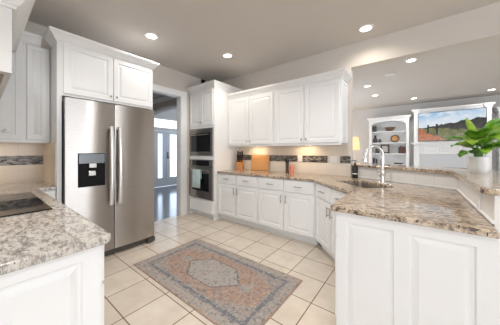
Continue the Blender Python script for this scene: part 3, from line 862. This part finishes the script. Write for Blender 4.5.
# local: x -> world -x, -y -> world +y
w = 1.94
m = MB(); m.box(0.022, 0, 0.10, w, 0.595, 0.878); m.box(0.022, 0.07, 0, w, 0.595, 0.10); m.build('carcass', WHITE, sb)
REP = Matrix.Translation((0, 0.595, 0)) @ Matrix.Rotation(-pi/2, 4, 'Z')
MB().framed(0, 0.595, 0.0, 0.878, 0.0, 0.021, [(0.03, 0.24, 0.10, 0.827), (0.285, 0.53, 0.10, 0.827)]).xf(REP).build('end_panel', WHITE, sb)
cw = (w-0.03)/4
for i in range(4):
    a, b = 0.02+cw*i, 0.02+cw*(i+1)-0.012
    d = MB().panel(a, b, 0.70, 0.868, -0.02, 0.0195, 0.022, False).build('drawer', WHITE, sb)
    pull(d, ((a+b)/2, -0.02, 0.784), 'x').build('pull', NICKEL, d, smooth=True)
    d = MB().panel(a, b, 0.122, 0.682, -0.02).build('door', WHITE, sb)
    pull(d, ((b-0.03) if i % 2 == 0 else a+0.03, -0.02, 0.585), 'z').build('pull', NICKEL, d, smooth=True)
wc = thing('corner_base_cabinet', 'narrow white base cabinet between the cooktop run and refrigerator', 'cabinet', (-3.065, 0.385, 0), pi/2)
m = MB(); m.box(-0.64, 0.0, 0.1, 0.13, 0.625, 0.878) if False else m.box(0.0, 0, 0.1, 0.13, 0.62, 0.878); m.box(0, 0.07, 0, 0.13, 0.62, 0.1)
m.build('carcass', WHITE, wc)
MB().panel(0.012, 0.118, 0.122, 0.868, -0.02, 0.0195, 0.025).build('filler_panel', WHITE, wc)

ck = thing('cooktop', 'black glass cooktop on the cream granite worktop', 'cooktop', (-2.30, 0.02, ZC1))
m = MB().box(-0.46, -0.245, 0.0006, 0.46, 0.275, 0.008); m.build('glass', BLACKGLASS, ck, bevel=0.003)
for x, y, r in ((-0.28, 0.13, 0.10), (-0.28, -0.11, 0.08), (0.26, 0.13, 0.08), (0.26, -0.11, 0.10), (0.0, 0.03, 0.12)):
    L = [(r, 0.0082), (r, 0.0086), (r-0.004, 0.0086), (r-0.004, 0.0082)]
    MB().lathe(L+[L[0]], (x, y, 0), 32, caps=False).build('burner_ring', DARKGREY, ck)

# ------------------------------------------------------------------ things on the back counter
kb = thing('knife_block', 'wooden knife block with black handles beside the oven tower', 'knife block', (-2.79, 3.25, ZC1), 0.5)
MB().loops([[(-0.06, -0.07, 0), (0.06, -0.07, 0), (0.06, 0.09, 0), (-0.06, 0.09, 0)], [(-0.06, -0.065, 0.145), (0.06, -0.065, 0.145), (0.06, 0.06, 0.22), (-0.06, 0.06, 0.22)]]).build('block', BLOCKW, kb, bevel=0.004)
for i, (x, y, L) in enumerate(((-0.040, -0.035, 0.15), (0.0, -0.035, 0.13), (0.040, -0.035, 0.14), (-0.042, 0.025, 0.18), (0.0, 0.025, 0.16), (0.042, 0.025, 0.18))):
    zb = 0.145+(y+0.065)*0.6
    MB().tube([(x, y, zb-0.005), (x, y-0.010, zb+L*0.5), (x, y-0.022, zb+L)], [0.012, 0.016, 0.014], 8).build('knife_handle', BLACK, kb, smooth=True)
cb = MB()
cb.box(-0.21, -0.009, 0.0, 0.21, 0.009, 0.30)
cbo = cb.build('cutting_board', BOARDW, bevel=0.006)
cbo.location = (-2.37, 3.335, ZC1+0.0015); cbo.rotation_euler = (math.radians(-8), 0, 0)
tag(cbo, 'honey coloured wooden cutting board leaning on the backsplash', 'cutting board')
pm = thing('pepper_mill', 'tall dark pepper mill on the back counter', 'pepper mill', (-1.735, 3.27, ZC1))
MB().lathe([(0.032, 0), (0.034, 0.01), (0.030, 0.03), (0.025, 0.08), (0.028, 0.13), (0.030, 0.15), (0.024, 0.165)], n=18).build('body', WOODD, pm, smooth=True)
MB().lathe([(0.022, 0.165), (0.034, 0.18), (0.036, 0.21), (0.028, 0.235), (0.010, 0.245), (0.010, 0.258), (0.002, 0.262)], n=18).build('cap', BLACK, pm, smooth=True)
jr = thing('spice_jar', 'coral red jar beside the dark pepper mill', 'jar', (-1.655, 3.275, ZC1))
MB().lathe([(0.034, 0), (0.036, 0.006), (0.036, 0.10), (0.030, 0.118), (0.026, 0.122)], n=18).build('body', REDGL, jr, smooth=True)
MB().lathe([(0.029, 0.122), (0.030, 0.126), (0.030, 0.15), (0.026, 0.154)], n=18).build('lid', plain('dusty_pink_lid', (0.62, 0.36, 0.30), 0.5), jr, smooth=True)

def outlet(loc, rz, w, label, n=1, switches=False):
    o = thing('wall_switch' if switches else 'wall_outlet', label, 'switch' if switches else 'outlet', loc, rz)
    MB().panel(-w/2, w/2, -0.058, 0.058, -0.006, 0.006, 0.01, False).build('cover_plate', PLASTICW, o)
    for k in range(n):
        cx = (k-(n-1)/2)*0.046
        if switches:
            MB().box(cx-0.016, -0.0095, -0.033, cx+0.016, -0.0055, 0.033).build('rocker', TRIMW, o, bevel=0.002)
        else:
            for z in (-0.022, 0.022):
                MB().lathe([(0.016, 0.0055), (0.016, 0.0085), (0.001, 0.0088)], (cx, 0, z), 14, 'y').build('socket', TRIMW, o)
    return o
outlet((-1.555, BY-0.008, 1.155), 0, 0.075, 'white wall outlet between mosaic strips beside the pepper mill')
outlet((-0.995, BY-0.008, 1.155), 0, 0.125, 'white double switch plate on the backsplash near the soap bottle', 2, True)
outlet((0.319, 1.93, 0.985), -pi/2, 0.075, 'white outlet on the low bar wall above the peninsula')

# ------------------------------------------------------------------ plant on the bar
pl = thing('potted_plant', 'leafy green plant in a white pot on the bar top', 'plant', (0.442, 2.735, 1.10))
MB().lathe([(0.064, 0.0), (0.068, 0.005), (0.071, 0.138), (0.068, 0.141), (0.064, 0.138), (0.062, 0.12), (0.001, 0.12)], n=32).build('pot', CERAMICW, pl, smooth=True)
MB().lathe([(0.061, 0.1195), (0.061, 0.123), (0.03, 0.128), (0.001, 0.129)], n=24).build('soil', SOIL, pl, smooth=True)
def leaf(m, st, base, az, elev, L, W, droop, roll=0.0):
    """one broad leaf on a stalk: base = stalk foot, az = plan direction, elev = start angle"""
    d = Vector((math.cos(az), math.sin(az), 0)); sd = Vector((-math.sin(az), math.cos(az), 0))
    p = Vector(base); n = 12; rows = []; el = elev; step = L/n
    for k in range(n+1):
        u = k/n
        wdt = W*(math.sin(pi*u**0.8)**0.75)*(1-0.15*u) if 0 < u < 1 else 0.0015
        dirv = d*math.cos(el)+Vector((0,0,1))*math.sin(el)
        up = -d*math.sin(el)+Vector((0,0,1))*math.cos(el)
        s2 = sd*math.cos(roll)+up*math.sin(roll); u2 = up*math.cos(roll)-sd*math.sin(roll)
        row = []
        for q in (-1, -0.66, -0.33, 0, 0.33, 0.66, 1):
            wav = 0.006*math.sin(u*14+q*3)*abs(q)
            row.append(p + s2*(wdt*q) + u2*(wdt*0.30*abs(q)**1.5 + wav))
        rows.append(row)
        p = p+dirv*step; el -= droop/n
    m.loops(rows, False, False, closed=False)
R_ = Vector((0.789, 0.615, 0)); Fv = Vector((-0.615, 0.789, 0))
fol = MB(); stm = MB(); new = MB()
angR = math.atan2(R_.y, R_.x)
#        azimuth(rel. to view right), stalk height, out, elevation, length, width, droop
specs = [
 (182, 0.22, 0.03, 0.50, 0.21, 0.066, 1.0, 0.3),
 (200, 0.18, 0.03, 0.25, 0.20, 0.062, 0.8, 0.2),
 (165, 0.23, 0.02, 0.95, 0.20, 0.066, 1.2, -0.3),
 (215, 0.24, 0.02, 0.75, 0.21, 0.080, 1.6, 0.1),
 (235, 0.19, 0.02, 0.55, 0.19, 0.075, 1.5, 0.0),
 (262, 0.27, 0.02, 0.80, 0.22, 0.088, 1.9, 0.2),
 (285, 0.20, 0.02, 0.55, 0.19, 0.078, 1.6, 0.0),
 (315, 0.25, 0.02, 0.90, 0.23, 0.085, 1.6, -0.3),
 (335, 0.20, 0.03, 0.60, 0.22, 0.080, 1.1, -0.3),
 (355, 0.29, 0.02, 0.75, 0.28, 0.092, 1.0, -0.7),
 (10, 0.22, 0.03, 0.55, 0.25, 0.080, 0.9, 0.0),
 (60, 0.27, 0.02, 0.85, 0.22, 0.080, 1.2, 0.0),
 (110, 0.25, 0.02, 0.85, 0.20, 0.075, 1.2, 0.0),
 (300, 0.32, 0.01, 1.0, 0.19, 0.075, 1.4, 0.3),
 (222, 0.29, 0.01, 1.05, 0.20, 0.085, 1.5, 0.2),
 (345, 0.33, 0.01, 0.95, 0.25, 0.085, 1.2, -0.7),
 (190, 0.17, 0.03, 0.15, 0.16, 0.060, 0.8, 0.1),
]
for a, hh, out, el, L, W, dr_, ro in specs:
    az = angR+math.radians(a); d = Vector((math.cos(az), math.sin(az), 0))
    b = Vector((0, 0, 0.128))+d*0.02; t_ = Vector((0, 0, hh))+d*(0.02+out)
    stm.tube([b, (b+t_)/2+Vector((0,0,0.012)), t_], [0.006, 0.005, 0.004], 6)
    leaf(fol, None, t_, az, el, L, W, dr_, ro)
az = angR+math.radians(168); t_ = Vector((0,0,0.33))+R_*(-0.01)
stm.tube([Vector((0,0,0.128)), t_], [0.006, 0.004], 6)
leaf(new, None, t_, az, 1.0, 0.18, 0.026, -0.25, 1.0)
for mm, nm, mt in ((fol, 'foliage', LEAF), (new, 'young_leaf', LEAFNEW)):
    o = mm.build(nm, mt, pl, smooth=True)
    o.modifiers.new('thick', 'SOLIDIFY').thickness = 0.0015
stm.build('stems', plain('green_stem', (0.12, 0.24, 0.05), 0.5), pl, smooth=True)

# ------------------------------------------------------------------ rug
rg = MB().box(-0.82, -0.45, 0.0, 0.82, 0.45, 0.008).build('area_rug', RUG, bevel=0.003)
rg.location = (-1.70, 1.53, 0.0005)
tag(rg, 'faded blue and terracotta oriental rug on the tile floor', 'rug')

# ------------------------------------------------------------------ downlights
def downlight(loc, label, lens, energy, col):
    s = thing('recessed_downlight', label, 'light', loc, 0, 'recessed ceiling lights')
    MB().lathe([(0.092, -0.0005), (0.088, -0.007), (0.066, -0.010), (0.064, -0.0005)], n=28).build('trim_ring', PLASTICW, s, smooth=True)
    MB().lathe([(0.064, -0.001), (0.062, -0.006), (0.001, -0.0065)], n=24).build('lens', lens, s, smooth=True)
    l = bpy.data.lights.new('bulb', 'SPOT'); l.energy = energy; l.color = col; l.spot_size = 2.7; l.spot_blend = 0.6; l.shadow_soft_size = 0.06
    o = bpy.data.objects.new('bulb', l); o.location = (0, 0, -0.02); o.parent = s; C.objects.link(o)
WARM = (1.0, 0.92, 0.82); NEUT = (1.0, 0.98, 0.96)
downlight((-2.85, 1.46, H), 'lit recessed downlight in front of the refrigerator cabinet', COOLGLOW, 24, NEUT)
downlight((-2.44, 2.53, H), 'lit recessed downlight above the oven tower corner', LAMPGLOW, 30, WARM)
downlight((-0.50, 3.06, H), 'lit recessed downlight above the sink beside the header', LAMPGLOW, 13, WARM)
downlight((-0.055, 4.62, H), 'living room downlight just beyond the header', COOLGLOW, 34, NEUT)
downlight((-0.91, 5.8, H), 'living room downlight nearest the opening edge, before its twin', COOLGLOW, 24, NEUT)
downlight((-0.89, 6.9, H), 'small living room downlight in front of the arched bookcase', COOLGLOW, 24, NEUT)
downlight((-0.025, 8.0, H), 'living room downlight over the bookcase end of the mantel', COOLGLOW, 24, NEUT)
downlight((1.55, 8.1, H), 'living room downlight above the far end of the television', COOLGLOW, 24, NEUT)
downlight((-0.75, 1.45, H), 'unseen downlight over the kitchen floor, added to brighten the room', COOLGLOW, 70, NEUT)  # unseen downlights, from here to the bar one, added for ambient light
downlight((-1.9, 0.1, H), 'unseen downlight over the cooktop, added to brighten the room', COOLGLOW, 40, NEUT)
downlight((0.9, -0.8, H), 'unseen downlight over the breakfast corner, added to brighten the room', COOLGLOW, 70, NEUT)
downlight((2.4, 2.2, H), 'unseen downlight over the seating side of the bar, added to brighten the room', COOLGLOW, 70, NEUT)
downlight((-5.3, 1.9, 2.70), 'unseen downlight added to brighten the hall beyond the doorway', COOLGLOW, 30, NEUT)  # added because the hall and its arch got little light
sdt = thing('smoke_detector', 'small white round detector on the living room ceiling', 'smoke detector', (-0.40, 5.2, H))
MB().lathe([(0.10, -0.0005), (0.10, -0.010), (0.085, -0.022), (0.05, -0.028), (0.001, -0.029)], n=28).build('housing', CEIL if False else PLASTICW, sdt, smooth=True)

# ------------------------------------------------------------------ living room: arched bookcase
bc = thing('bookcase', 'white built-in bookcase with arched top beside the mantel', 'bookcase', (-1.31, 8.65, 0))
BW = 1.155
m = MB(); m.box(0, 0, 0, 0.09, 0.346, 2.36); m.box(BW-0.075, 0, 0, BW, 0.346, 2.36); m.box(0.09, 0.326, 0, BW-0.075, 0.346, 2.36); m.box(0.09, 0.02, 0.0, BW-0.075, 0.326, 0.40)
m.build('case', TRIMW, bc)
cxa = (0.09+BW-0.075)/2; ra = (BW-0.165)/2
arc = [(cxa-ra*math.cos(pi*i/14), 2.19+0.13*math.sin(pi*i/14)) for i in range(15)]
m = MB()
top = [(x, 2.36) for x, z in arc]
for i in range(14):
    q = [arc[i], arc[i+1], top[i+1], top[i]]
    m.loops([[(x, 0.0, z) for x, z in q], [(x, 0.035, z) for x, z in q]])
m.box(0.09, 0.035, 2.33, BW-0.075, 0.326, 2.36)
m.build('arch_header', TRIMW, bc)
m = MB(); crown(m, [(0, 0.34), (0, 0), (BW, 0), (BW, 0.34)], 2.36, 0.9); m.build('cornice', TRIMW, bc)
SH = [0.845, 1.21, 1.585, 1.975]
for z in SH: MB().box(0.09, 0.02, z-0.03, BW-0.075, 0.326, z).build('shelf', TRIMW, bc)
bx_, by_ = -1.31, 8.65
def sbox(name, x0, x1, y, dpt, z, h, mat, label, cat):
    o = MB().box(-(x1-x0)/2, -dpt/2, 0.0005, (x1-x0)/2, dpt/2, h).build(name, mat, bevel=0.006)
    o.location = ((x0+x1)/2, y, z); return tag(o, label, cat)
sbox('storage_box', -1.21, -1.10, 8.80, 0.16, SH[3], 0.215, GREYBOX, 'dark grey box on the top shelf of the bookcase', 'box')
def lathe_thing(name, prof, loc, mat, label, cat, n=24, big=1.25):
    o = MB().lathe([(r*big, h*(1+(big-1)*0.4)) for r, h in prof], n=n).build(name, mat, smooth=True); o.location = loc; return tag(o, label, cat)
lathe_thing('decorative_bowl', [(0.05, 0.0005), (0.06, 0.01), (0.10, 0.06), (0.135, 0.125), (0.128, 0.125), (0.09, 0.06), (0.04, 0.02), (0.001, 0.018)], (-0.69, 8.78, SH[3]), BRONZE, 'brown bowl in the middle of the top bookcase shelf', 'bowl')
lathe_thing('vase', [(0.04, 0.0005), (0.055, 0.03), (0.06, 0.09), (0.035, 0.15), (0.025, 0.2), (0.035, 0.24), (0.03, 0.24), (0.02, 0.2), (0.001, 0.19)], (-1.13, 8.80, SH[2]), GREYBOX, 'slim dark vase on the second bookcase shelf', 'vase')
lathe_thing('ornament', [(0.04, 0.0005), (0.045, 0.05), (0.03, 0.10), (0.02, 0.12), (0.001, 0.13)], (-0.985, 8.76, SH[2]), GREYBOX, 'small grey ornament beside the slim dark vase', 'ornament')
dp_ = thing('decorative_plate', 'round patterned plate standing on the second bookcase shelf', 'plate', (-0.545, 8.82, SH[2]))
pr = [(0.135, 0.0), (0.135, 0.006), (0.09, 0.016), (0.001, 0.018)]
o = MB().lathe([(0.13, 0.0), (0.133, 0.008), (0.08, 0.018), (0.001, 0.016)], (0, 0, 0.137), 28, 'y').build('dish', BRONZE, dp_, smooth=True)
o = MB().lathe([(0.085, 0.017), (0.075, 0.026), (0.001, 0.024)], (0, 0, 0.137), 28, 'y').build('centre', plain('amber_glaze', (0.50, 0.25, 0.09), 0.35, var=0.4, scale=25), dp_, smooth=True)
MB().box(-0.06, 0.0, 0.0005, 0.06, 0.06, 0.03).build('stand', WOODD, dp_)
pf = thing('picture_frame', 'dark wooden picture frame on the third bookcase shelf', 'picture frame', (-0.835, 8.80, SH[1]))
m = MB(); a, b, c, d_ = -0.13, 0.13, 0.0005, 0.31
m.box(a, -0.012, c, a+0.045, 0.012, d_); m.box(b-0.045, -0.012, c, b, 0.012, d_); m.box(a+0.045, -0.012, c, b-0.045, 0.012, c+0.045); m.box(a+0.045, -0.012, d_-0.045, b-0.045, 0.012, d_)
m.build('frame', WOODD, pf); MB().box(a+0.045, -0.004, c+0.045, b-0.045, 0.008, d_-0.045).build('print', plain('pale_print', (0.45, 0.43, 0.40), 0.6, var=0.3, scale=18), pf)
lathe_thing('figurine', [(0.05, 0.0005), (0.055, 0.04), (0.04, 0.09), (0.05, 0.12), (0.03, 0.16), (0.001, 0.17)], (-1.07, 8.78, SH[1]), GREYBOX, 'dark figurine beside the picture frame', 'figurine')
for k, (w_, h_, mt, lb) in enumerate(((0.034, 0.22, WOODD, 'dark brown book at the start of the book row'), (0.049, 0.255, GREYBOX, 'tall charcoal book in the row on the third shelf'), (0.044, 0.24, plain('maroon_cloth', (0.16, 0.03, 0.03), 0.7), 'maroon book in the row on the third shelf'), (0.054, 0.23, plain('umber_cloth', (0.11, 0.06, 0.04), 0.7), 'thick umber book at the end of the book row'))):
    x = -0.446+sum((0.035, 0.05, 0.045, 0.055)[:k])+0.003*k
    o = MB().box(0, -0.08, 0.0005, w_, 0.08, h_).build('book', mt, bevel=0.003); o.location = (x, 8.78, SH[1])
    tag(o, lb, 'book', 'books on the third shelf')
for k, (x, w_, h_, lb) in enumerate(((-1.205, 0.07, 0.19, 'taller dark storage tin on the lowest open shelf'), (-1.12, 0.06, 0.16, 'squat dark storage tin on the lowest open shelf'))):
    o = MB().lathe([(w_/2, 0.0005), (w_/2, h_), (w_/2-0.006, h_+0.006), (0.001, h_+0.008)], n=18).build('storage_tin', GREYBOX, smooth=True); o.location = (x+w_/2, 8.78, SH[0]); tag(o, lb, 'tin')
lathe_thing('candle_jar', [(0.04, 0.0005), (0.042, 0.02), (0.042, 0.12), (0.03, 0.16), (0.001, 0.17)], (-0.92, 8.78, SH[0]), GREYBOX, 'dark candle jar on the lowest open shelf behind the faucet', 'jar')
lathe_thing('shallow_tray', [(0.09, 0.0005), (0.115, 0.035), (0.108, 0.035), (0.085, 0.012), (0.001, 0.010)], (-0.45, 8.78, SH[0]), WOODD, 'shallow dark tray on the lowest open shelf', 'tray')

# fireplace surround, mantel and television
fp = thing('fireplace_mantel', 'white mantel surround with pilasters framing the television', 'mantel', (-0.03, 8.62, 0))
m = MB(); m.box(0.0, 0.02, 0, 1.68, 0.376, 2.49); m.build('chimney_breast', TRIMW, fp)
for x in (0.0, 1.575):
    m = MB(); m.box(x, -0.03, 1.56, x+0.105, 0.019, 2.49); m.build('pilaster', TRIMW, fp, bevel=0.003)
    m = MB(); m.box(x, -0.03, 0.0, x+0.14 if x == 0 else x+0.105, 0.019, 1.44); m.build('pilaster', TRIMW, fp, bevel=0.003)
m = MB(); crown(m, [(0, 0.36), (0, -0.03), (0.105, -0.03), (0.105, 0.02), (1.575, 0.02), (1.575, -0.03), (1.68, -0.03), (1.68, 0.36)], 2.49, 0.9, 1.2); m.build('cornice', TRIMW, fp)
m = MB(); m.box(-0.08, -0.12, 1.535, 1.76, 0.019, 1.565); m.box(-0.05, -0.08, 1.50, 1.73, 0.019, 1.535); m.build('mantel_shelf', TRIMW, fp, bevel=0.004)
m = MB().framed(0.14, 1.575, 1.20, 1.50, 0.0, 0.019, [(0.22, 0.60, 1.25, 1.44), (0.66, 1.05, 1.25, 1.44), (1.11, 1.50, 1.25, 1.44)]); m.build('frieze', TRIMW, fp)
m = MB(); m.box(0.14, 0.005, 0, 0.40, 0.019, 1.20); m.box(1.30, 0.005, 0, 1.575, 0.019, 1.20); m.box(0.40, 0.005, 0.80, 1.30, 0.019, 1.20); m.build('surround', SURR, fp)
MB().box(0.40, 0.008, 0.0, 1.30, 0.0195, 0.80).build('firebox', FIREBLK, fp)
tv = thing('television', 'wall television showing a hillside landscape above the mantel', 'television', (0.085, 8.575, 1.60))
MB().box(-0.012, 0.0, 0.0, 1.472, 0.055, 0.885).build('housing', BLACK, tv, bevel=0.004)
o = MB().box(0.0, -0.003, 0.0, 1.46, -0.0005, 0.86).build('screen', SCREEN, tv); o.location = (0, 0, 0.014)
rc = thing('tall_cabinet', 'white built-in cabinet on the far side of the mantel', 'cabinet', (1.80, 8.65, 0))
m = MB(); m.box(0, 0, 0, 1.1, 0.346, 2.36); m.build('case', TRIMW, rc)
m = MB(); crown(m, [(0, 0.34), (0, 0), (1.1, 0), (1.1, 0.34)], 2.36, 0.9, 1.2); m.build('cornice', TRIMW, rc)
for a, b in ((0.04, 0.54), (0.56, 1.06)): MB().panel(a, b, 0.1, 2.30, -0.02).build('door', TRIMW, rc)

# table lamp on a side table, living room
tb = thing('side_table', 'dark wooden side table under the glowing lamp', 'table', (-1.73, 8.45, 0))
m = MB().box(-0.28, -0.22, 0.60, 0.28, 0.22, 0.63); m.build('tabletop', WOODD, tb, bevel=0.004)
for x in (-0.25, 0.25):
    for y in (-0.19, 0.19): MB().box(x-0.02, y-0.02, 0, x+0.02, y+0.02, 0.5995).build('leg', WOODD, tb)
lp = thing('table_lamp', 'table lamp with glowing cream shade in the living room', 'lamp', (-1.73, 8.45, 0.6305))
MB().lathe([(0.09, 0.0), (0.09, 0.015), (0.03, 0.03), (0.06, 0.15), (0.075, 0.28), (0.04, 0.42), (0.015, 0.48), (0.012, 0.72)], n=24).build('base', plain('pale_stoneware_lamp_base', (0.55, 0.50, 0.45), 0.4), lp, smooth=True)
sh_ = MB().lathe([(0.17, 0.70), (0.115, 1.17)], n=28)
sh_.bm.faces.ensure_lookup_table()
bmesh.ops.delete(sh_.bm, geom=[f for f in sh_.bm.faces if len(f.verts) > 4], context='FACES')
o = sh_.build('lamp_shade', SHADE, lp, smooth=True); o.modifiers.new('thick', 'SOLIDIFY').thickness = 0.004
l = bpy.data.lights.new('bulb', 'POINT'); l.energy = 6; l.color = (1.0, 0.75, 0.45); l.shadow_soft_size = 0.05
o = bpy.data.objects.new('bulb', l); o.location = (0, 0, 0.95); o.parent = lp; C.objects.link(o)
